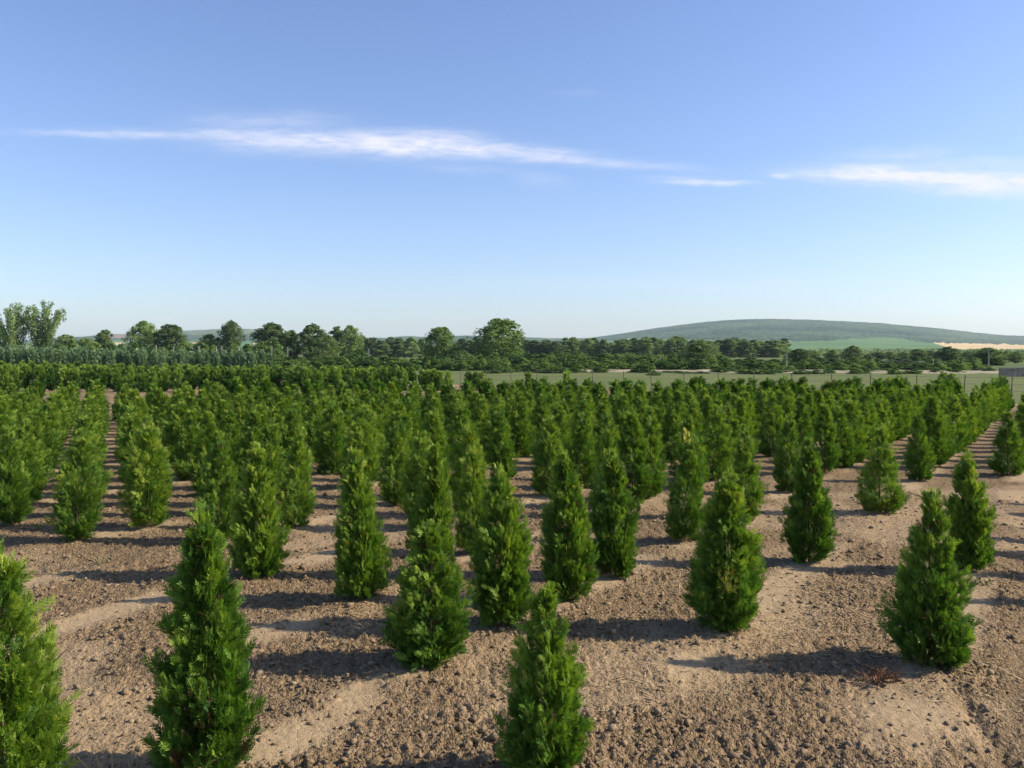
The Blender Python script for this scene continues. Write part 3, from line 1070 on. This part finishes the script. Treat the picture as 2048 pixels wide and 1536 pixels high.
for a in (
    ('poplar_tree', 'fan', 27, 603, 66, 178, 'tall fan-crowned poplar at the left edge, left one of the pair'),
    ('poplar_tree', 'fan', 84, 604, 76, 180, 'tall fan-crowned poplar with a sky gap beside it, right one of the pair'),
    ('broadleaf_tree', 'round', -8, 640, 40, 182, 'dark tree cut by the left frame edge beside the poplar pair'),
    ('broadleaf_tree', 'round', 132, 667, 52, 176, 'low rounded tree just right of the poplar pair'),
    ('broadleaf_tree', 'round', 172, 674, 44, 176, 'lowest dark tree between the poplar pair and the small pale tree'),
    ('small_tree', 'tall', 209, 657, 36, 172, 'small pale ragged tree beside the strip of red earth'),
    ('broadleaf_tree', 'round', 288, 639, 62, 178, 'big round dark tree, left one of the two joined crowns'),
    ('broadleaf_tree', 'tall', 341, 646, 58, 176, 'round dark tree joined to the bigger crown on its left'),
    ('broadleaf_tree', 'umbrella', 418, 668, 42, 172, 'low spreading tree left of the tree with a bare lower trunk'),
    ('broadleaf_tree', 'umbrella', 462, 640, 42, 172, 'tree with a compact crown high on a bare lower trunk'),
    ('broadleaf_tree', 'tall', 545, 643, 64, 176, 'bushy tree leading the clump of tall trees left of centre'),
    ('broadleaf_tree', 'tall', 583, 658, 36, 180, 'narrow dark tree filling the gap in the clump left of centre'),
    ('broadleaf_tree', 'tall', 624, 645, 50, 178, 'tree with a square tufted top in the clump left of centre'),
    ('broadleaf_tree', 'round', 655, 668, 44, 170, 'lower paler tree in front of the clump left of centre'),
    ('broadleaf_tree', 'tall', 674, 650, 34, 182, 'slim spiky tree in the clump left of centre'),
    ('broadleaf_tree', 'round', 700, 648, 44, 180, 'last tall dark tree of the clump left of centre'),
    ('broadleaf_tree', 'lit', 880, 650, 64, 165, 'open-crowned tree with light gaps beside the largest tree'),
    ('broadleaf_tree', 'lit', 998, 632, 92, 165, 'largest pale green tree near the middle of the skyline'),
    ('broadleaf_tree', 'round', 1400, 680, 64, 150, 'dark tree with a leaning crown in front of the far tree line'),
    ('broadleaf_tree', 'round', 1600, 696, 50, 140, 'squat dark tree beside a pole on the sandy bank'),
    ('broadleaf_tree', 'tall', 1666, 698, 22, 200, 'slim tree left of the rounded far tree on the green fields'),
    ('broadleaf_tree', 'round', 1706, 690, 34, 200, 'rounded far tree standing before the green fields under the hill'),
    ('broadleaf_tree', 'tall', 1836, 697, 34, 200, 'far tree before the left tip of the wheat field'),
    ('broadleaf_tree', 'tall', 1896, 692, 40, 190, 'far ragged tree under the left end of the wheat field'),
    ('broadleaf_tree', 'round', 1975, 694, 62, 140, 'bushy tree beside the grey wall at the right edge'),
    ('broadleaf_tree', 'round', 2030, 703, 36, 170, 'pale tree behind the grey wall at the right edge'),
    ('small_tree', 'round', 918, 706, 24, 110, 'small bright round tree between the open-crowned and the largest tree'),
):
    tree(*a)
# tree line


def tl_where(b):
    return 'next to the largest tree' if b < 1120 else 'where the long hill starts' if b < 1240 else 'behind the tall pale pole' if b < 1360 else 'behind the leaning-crowned tree' if b < 1460 else 'at its right end below the hilltop'


for row, Z in enumerate((340, 360)):
    bx = 1050 + row * 8
    while bx < 1575:
        if not (1362 < bx < 1380):
            ty = 679 + random.gauss(0, 3.6) - row * 1.0
            tree('line_tree', random.choice(('poplar', 'poplar', 'tall')), bx, ty, random.uniform(26, 40), Z + random.uniform(-8, 8),
                 'grey-green tree in the even tree line, ' + tl_where(bx), 'tree', 'trees of the even tree line, ' + tl_where(bx))
        bx += random.uniform(13, 21)
bx = 722
while bx < 985:
    if not 850 < bx < 905:
        tree('line_tree', random.choice(('poplar', 'tall')), bx, 676 + random.gauss(0, 3), random.uniform(22, 34), 330 + random.uniform(-10, 10),
             'dark tree in the low tree line left of the largest tree', 'tree', 'trees of the low tree line')
    bx += random.uniform(16, 24)
bx = 1590
while bx < 2060:
    tree('line_tree', random.choice(('poplar', 'tall', 'round')), bx, 703 + random.gauss(0, 3.5), random.uniform(18, 34), 250 + random.uniform(-25, 25),
         'scattered grey-green tree on the plain between the long hill and the meadow', 'tree', 'scattered trees on the plain')
    bx += random.uniform(15, 30)

# shrubs: belt behind the conifers and along the sandy bank
bx = 95
while bx < 560:
    tree('shrub', 'bush', bx, 684 + random.gauss(0, 5), random.uniform(26, 44), 150 + random.uniform(-6, 6),
         'scrubby bush peeping out above the grey-green conifers', 'bush', 'bushes above the conifers')
    bx += random.uniform(18, 30)
bx = 545
while bx < 1010:
    tree('shrub', 'bush', bx, 713 + random.gauss(0, 3) + (bx - 545) * .008, random.uniform(30, 50), 106 + random.uniform(-5, 5),
         'dense green bush in the belt below the tall trees', 'bush', 'bushes of the belt below the tall trees')
    bx += random.uniform(11, 18)
tree('shrub', 'bush', 716, 697, 60, 130, 'bright dome-shaped bush taller than the belt around it', 'bush')
bx = 900
while bx < 1420:
    tree('shrub', 'bush', bx, 718 + random.gauss(0, 4), random.uniform(28, 48), 101 + random.uniform(-4, 4),
         'rounded bush on the sandy bank below the tree line', 'bush', 'bushes on the sandy bank')
    bx += random.uniform(14, 26)
for bx, ty, w in ((1060, 727, 22), (1080, 734, 30), (1148, 722, 44), (1200, 728, 30), (1275, 730, 24), (1295, 722, 28), (1012, 732, 30)):
    tree('shrub', 'bush', bx, ty, w, 91, 'dark small bush at the near foot of the sandy bank', 'bush', 'bushes at the foot of the bank')
bx = 1425
while bx < 1990:
    tree('shrub', 'bush', bx, 724 + random.gauss(0, 5), random.uniform(26, 50), 100 + random.uniform(-3, 5),
         'olive bush in the sparse belt behind the meadow at right', 'bush', 'bushes of the sparse belt')
    bx += random.uniform(17, 33)
tree('shrub', 'willow', 1800, 716, 80, 120, 'wide grey-olive bush sloping like a heap behind the meadow', 'bush')
tree('shrub', 'willow', 1770, 722, 50, 118, 'smaller grey-olive bush left of the wide heap-like one', 'bush')
tree('shrub', 'bush', 1510, 722, 26, 106, 'dark compact bush right of the leaning-crowned tree', 'bush')
tree('shrub', 'bush', 1445, 710, 50, 120, 'light green broad bush right of the leaning-crowned tree', 'bush')
tree('shrub', 'willow', 1962, 735, 40, 92, 'grey dry bush against the left end of the grey wall', 'bush')

for Zb, tb, x0, x1, lab, grp in ((150, 708, 900, 1340, 'green bush massed behind the sandy bank left of the leaning-crowned tree', 'bushes massed behind the bank'),
                                 (185, 706, 880, 1400, 'paler bush at the foot of the even tree line', 'bushes at the foot of the tree line'),
                                 (92, 731, 985, 1180, 'low bush at the meadow edge left of the sandy bank', 'low bushes left of the bank'),
                                 (135, 716, 1420, 2010, 'bush in the thick scrub behind the meadow at right', 'thick scrub at right'),
                                 (89, 737, 1440, 1990, 'low dark bush along the far meadow edge at right', 'low bushes along the far meadow edge'),
                                 (86, 742, 1265, 1420, 'low dark bush at the meadow edge below the leaning-crowned tree', 'low dark bushes below the leaning-crowned tree')):
    bx = x0
    while bx < x1:
        lowb = tb > 734
        tree('shrub', 'bush', bx, min(tb + random.gauss(0, 4.5 if not lowb else 2.0), 743), random.uniform(24, 52) * (.8 if lowb else 1), Zb + random.uniform(-6, 6), lab, 'bush', grp)
        bx += random.uniform(14, 28)

# distant hedgerows on the plain
V, T = [], []
g = np.random.default_rng(77)
for (x0, x1, Z, y0, dens) in ((1620, 1890, 950, 699, 1.0), (1480, 1960, 620, 706, .6), (1880, 2100, 800, 701, 1.0), (360, 640, 900, 690, .8), (-60, 280, 900, 688, .8), (560, 1060, 700, 694, 1.0)):
    n = int((x1 - x0) * 26 * dens)
    px = g.uniform(x0, x1, n)
    hm = HT(y0, Z) * (.55 + .6 * vn(px * .11, px * 0 + Z)) * g.uniform(.05, 1, n)
    p = np.stack([(px - CX) / F * Z, Z + g.normal(0, 6, n), hm], 1)
    d1, d2 = g.normal(0, 1, (n, 3)), g.normal(0, 1, (n, 3))
    s = Z * .0011
    V.append(np.stack([p - d1 * s, p + d2 * s, p + d1 * s, p - d2 * s], 1).reshape(-1, 3))
    T.append(np.repeat(g.uniform(.2, .6, n), 4))
V = np.vstack(V)
V[:, 2] = np.maximum(V[:, 2], .05)
tag(link('far_hedgerows', mk_mesh('far_hedgerows', V, np.arange(len(V)).reshape(-1, 4), M['tree'], {'tint': np.concatenate(T)})), kind='stuff')

# sandy bank of the road behind the meadow
bp = []
bf = []
for k, bx in enumerate(np.arange(1140, 2300, 8.0)):
    zc = 95 - (bx - 1180) * .008
    nz = float(fbm(np.array(bx * .03), np.array(1.0), 5))
    tp = .10 + .22 * nz
    for (dy, z) in ((-2.6, .004), (-2.0, .06), (-1.0, tp), (1.5, tp + .03), (4, .004)):
        bp.append((*GZ(bx, zc + dy), z))
    if k:
        a = (k - 1) * 5
        bf += [(a + i, a + 5 + i, a + 6 + i, a + 1 + i) for i in range(4)]
tag(link('road_bank', mk_mesh('road_bank', bp, bf, M['bank'], smooth=True)), kind='structure')

# ------------------------------------------------------------------ fence, poles, wall
f0, f1 = np.array(GZ(924, 57)), np.array(GZ(2024, 40))
fence = empty('wire_fence', (float(f0[0]), float(f0[1]), 0))
tag(fence, 'low wire fence on weathered posts running across the meadow', 'fence')
pts = []
for bx in (924, 972, 1022, 1075, 1130, 1187, 1248, 1305, 1370, 1436, 1508, 1585, 1663, 1743, 1833, 1926, 2024, 2132, 2250):
    m = (bx - CX) / F
    dx, dy = f1 - f0
    s = (m * f0[1] - f0[0]) / (dx - m * dy)
    p = f0 + s * (f1 - f0)
    pts.append(p)
post_me = MB().tube([(0, 0, -.1), (.01, 0, .5), (0, .005, 1.06)], [.032, .030, .028], 7).mesh('fence_post', M['wood'], True)
for p in pts:
    o = link('post', post_me, fence)
    o.location = (p[0] - f0[0] + random.gauss(0, .03), p[1] - f0[1], random.gauss(0, .03))
    o.rotation_euler = (random.gauss(0, .03), random.gauss(0, .03), random.uniform(0, 6))
for z in (.35, .68, .98):
    w = MB()
    w.tube([(p[0] - f0[0], p[1] - f0[1] - .055, z) for p in pts], .006, 4)
    link('wire', w.mesh('fence_wire', M['wire']), fence)

pole_me = MB().box((0, 0, .5), (.16, .16, 1.0)).mesh('pole_shaft', M['concrete'])
POLES = [(312, 690, 128, 1), (347, 693, 128, 0), (397, 692, 126, -1), (432, 693, 126, 0), (443, 692, 124, 1), (477, 692, 124, 0), (543, 692, 122, 1), (575, 694, 122, 0), (737, 697, 118, 0)]
for bx, ty, Z, br in POLES:
    x, y = GZ(bx, Z)
    h = HT(ty, Z)
    o = empty('concrete_post', (x, y, 0))
    if br:
        tag(o, 'pale concrete end post with a slanting brace above the conifers', 'post', 'braced concrete posts')
    else:
        tag(o, 'pale plain concrete post above the conifers and bushes', 'post', 'plain concrete posts')
    s = link('shaft', pole_me, o)
    s.scale = (.85, .85, h)
    if br:
        b = MB().tube([(.05, 0, h * .70), (br * 1.15, 0, h * .93)], [.045, .045], 4)
        link('brace', b.mesh('post_brace', M['concrete']), o)
for bx, ty, Z, lab in ((1320, 714, 105, 'tall pale pole standing before the bushes on the sandy bank'), (1573, 704, 108, 'pale pole beside the squat dark tree'),
                       (1866, 722, 100, 'short pale pole at the olive bushes right of the heap-like one'), (1977, 700, 108, 'thin grey pole in the bushy tree beside the grey wall'),
                       (1743, 716, 104, 'thin pole left of the heap-like grey-olive bush')):
    x, y = GZ(bx, Z)
    o = empty('pole', (x, y, 0))
    tag(o, lab, 'pole')
    h = HT(ty, Z)
    link('shaft', MB().tube([(0, 0, 0), (.01, 0, h * .5), (0, 0, h)], [.085, .075, .065], 8).mesh('pole_shaft_round', M['concrete'], True), o)
    link('cap', MB().tube([(0, 0, h - .02), (0, 0, h + .05)], [.085, .07], 8).mesh('pole_cap', M['concrete']), o)

wall = empty('concrete_wall', (*GZ(1998, 76), 0))
tag(wall, 'weathered grey concrete panel wall at the right frame edge', 'wall')
for k in range(6):
    pm = MB().box((k * 1.62 + .8, 0, .36 + .02 * (k % 2)), (1.58, .16, .74)).mesh('wall_panel', M['wallc'])
    link('panel', pm, wall)
link('coping', MB().box((4.86, 0, .79), (9.8, .24, .07)).mesh('wall_coping', M['concrete']), wall)

# ------------------------------------------------------------------ soil clods, straw, weeds
g = np.random.default_rng(23)
ico_v, ico_f = [], []
ph = (1 + 5 ** .5) / 2
for a in (-1, 1):
    for b in (-ph, ph):
        ico_v += [(0, a, b), (a, b, 0), (b, 0, a)]
ico_v = np.array(ico_v) / np.hypot(1, ph)
for i in range(12):
    for j in range(i + 1, 12):
        for k in range(j + 1, 12):
            e = 1.06
            if all(abs(np.linalg.norm(ico_v[p] - ico_v[q]) - 1.0515) < .02 for p, q in ((i, j), (j, k), (i, k))):
                n = np.cross(ico_v[j] - ico_v[i], ico_v[k] - ico_v[i])
                ico_f.append((i, j, k) if n @ ico_v[i] > 0 else (i, k, j))
ico_f = np.array(ico_f)
NC = 34000
r = 2.7 * (15 / 2.7) ** g.random(NC)
a = R(37) * g.uniform(-1, 1, NC)
x, y = r * np.sin(a), r * np.cos(a)
cm = crust_mask(x, y)
patch = fbm(x * 1.1, y * 1.1, 81, 3)
ok = (g.random(NC) > cm * .85) & (g.random(NC) > lane_mask(x, y) * .7) & (g.random(NC) < sstep(.25, .6, patch) * .8 + .2)
x, y, r = x[ok], y[ok], r[ok]
# a few dark clods strewn on the pale pan
cx_, cy_ = G(1820, 1440)
xe, ye = cx_ + g.normal(0, .36, 70), cy_ + g.normal(0, .40, 70)
x, y, r = np.append(x, xe), np.append(y, ye), np.append(r, np.hypot(xe, ye))
n = len(x)
s = np.clip(np.exp(g.normal(-5.0, .50, n)), .004, .021) * (1 + .04 * r)
z = soil_h(x, y)
dirs = ico_v[None] * (1 + g.normal(0, .30, (n, 12, 1)))
q = g.uniform(0, 6.28, n)
sc3 = np.stack([s * g.uniform(.8, 1.5, n), s * g.uniform(.7, 1.2, n), s * g.uniform(.55, .95, n)], 1)[:, None]
vv_ = dirs * sc3
cq, sq = np.cos(q)[:, None], np.sin(q)[:, None]
vv_ = np.stack([vv_[..., 0] * cq - vv_[..., 1] * sq + x[:, None], vv_[..., 0] * sq + vv_[..., 1] * cq + y[:, None], vv_[..., 2] + (z + s * .1)[:, None]], -1)
ff = (ico_f[None] + 12 * np.arange(n)[:, None, None]).reshape(-1, 3)
tag(link('soil_clods', mk_mesh('soil_clods', vv_, ff, M['clod'], {'tint': np.repeat(np.clip(g.normal(.5, .22, n), 0, 1), 12)})), kind='stuff')

# dry straw lying about, mostly round the right-hand plants
NS = 1700
cen = [G(1640, 1180), G(1500, 1250), G(1860, 1330), G(1770, 1040), G(1960, 1165), G(1300, 1150), G(1750, 1240), G(1900, 930), G(720, 1225), G(1180, 1360)]
ci = g.integers(0, len(cen), NS)
p = np.array(cen)[ci] + g.normal(0, .36, (NS, 2))
L = g.uniform(.03, .13, NS)
an = g.uniform(0, 6.28, NS)
d = np.stack([np.cos(an), np.sin(an), g.normal(0, .12, NS)], 1)
w = np.stack([-np.sin(an), np.cos(an), np.zeros(NS)], 1) * .0032
c = np.stack([p[:, 0], p[:, 1], soil_h(p[:, 0], p[:, 1]) + .012], 1)
V = np.stack([c - d * L[:, None] / 2 - w, c - d * L[:, None] / 2 + w, c + d * L[:, None] / 2 + w, c + d * L[:, None] / 2 - w], 1)
tag(link('straw_litter', mk_mesh('straw_litter', V.reshape(-1, 3), np.arange(NS * 4).reshape(-1, 4), M['straw'])), kind='stuff')


def weed(bx, by, h, n, spread, mat, label, cat, leafy=0, leaf_mat_=None, name='dry_weed'):
    x, y = G(bx, by)
    z = float(soil_h(np.array(x), np.array(y)))
    o = empty(name, (x, y, z))
    tag(o, label, cat)
    mb = MB()
    lv = []
    for k in range(n):
        a = random.uniform(0, 6.28)
        sp = random.uniform(.2, 1) * spread
        hh = h * random.uniform(.55, 1.0)
        b0 = Vector((random.gauss(0, spread * .35), random.gauss(0, spread * .35), -.01))
        tp = b0 + Vector((math.cos(a) * sp, math.sin(a) * sp, hh))
        md = b0.lerp(tp, .5) + Vector((random.gauss(0, .012), random.gauss(0, .012), hh * .06))
        mb.tube([b0, md, tp], [.0028, .0022, .0012], 4)
        for q_ in range(2):
            s0 = b0.lerp(tp, random.uniform(.35, .85))
            mb.tube([s0, s0 + Vector((random.gauss(0, .03), random.gauss(0, .03), random.uniform(.02, .06)))], [.0016, .0008], 4)
        for q_ in range(leafy):
            lv.append(b0.lerp(tp, random.uniform(.15, 1)))
    link('stems', mb.mesh('weed_stems', mat), o)
    if lv:
        gg = np.random.default_rng(9)
        P = np.array(lv)
        d1 = gg.normal(0, 1, P.shape)
        d2 = gg.normal(0, 1, P.shape)
        V = np.stack([P, P + d1 * .012 + d2 * .006, P + d1 * .026, P + d1 * .012 - d2 * .006], 1)
        link('leaves', mk_mesh('weed_leaves', V.reshape(-1, 3), np.arange(len(P) * 4).reshape(-1, 4), leaf_mat_, {'tint': gg.uniform(.3, .9, len(P) * 4)}), o)
    return o


weed(205, 1132, .13, 16, .14, M['straw'], 'half-dry weed tuft on the bare soil before the blunt thuja', 'weed', 4, M['willow'], 'weed_tuft')
weed(215, 1560, .22, 10, .13, M['straw'], 'dry leafless weed stalks in the shadow at the bottom left', 'weed')
weed(276, 1556, .16, 5, .07, M['straw'], 'thin dry stalks beside the foot of the tall slender thuja', 'weed')
weed(1764, 1362, .10, 26, .12, M['dead'], 'reddish brown dead weed clump before the broad bushy thuja', 'weed', 5, M['dead'], 'dead_weed')
weed(1960, 1172, .06, 14, .14, M['straw'], 'yellowish dry weed patch at the foot of the narrow leaning thuja', 'weed', 5, M['willow'], 'weed_tuft')
weed(75, 1060, .16, 7, .08, M['straw'], 'thin green weed behind the yellow bent shoot at left', 'weed', 4, M['bush'], 'weed_tuft')
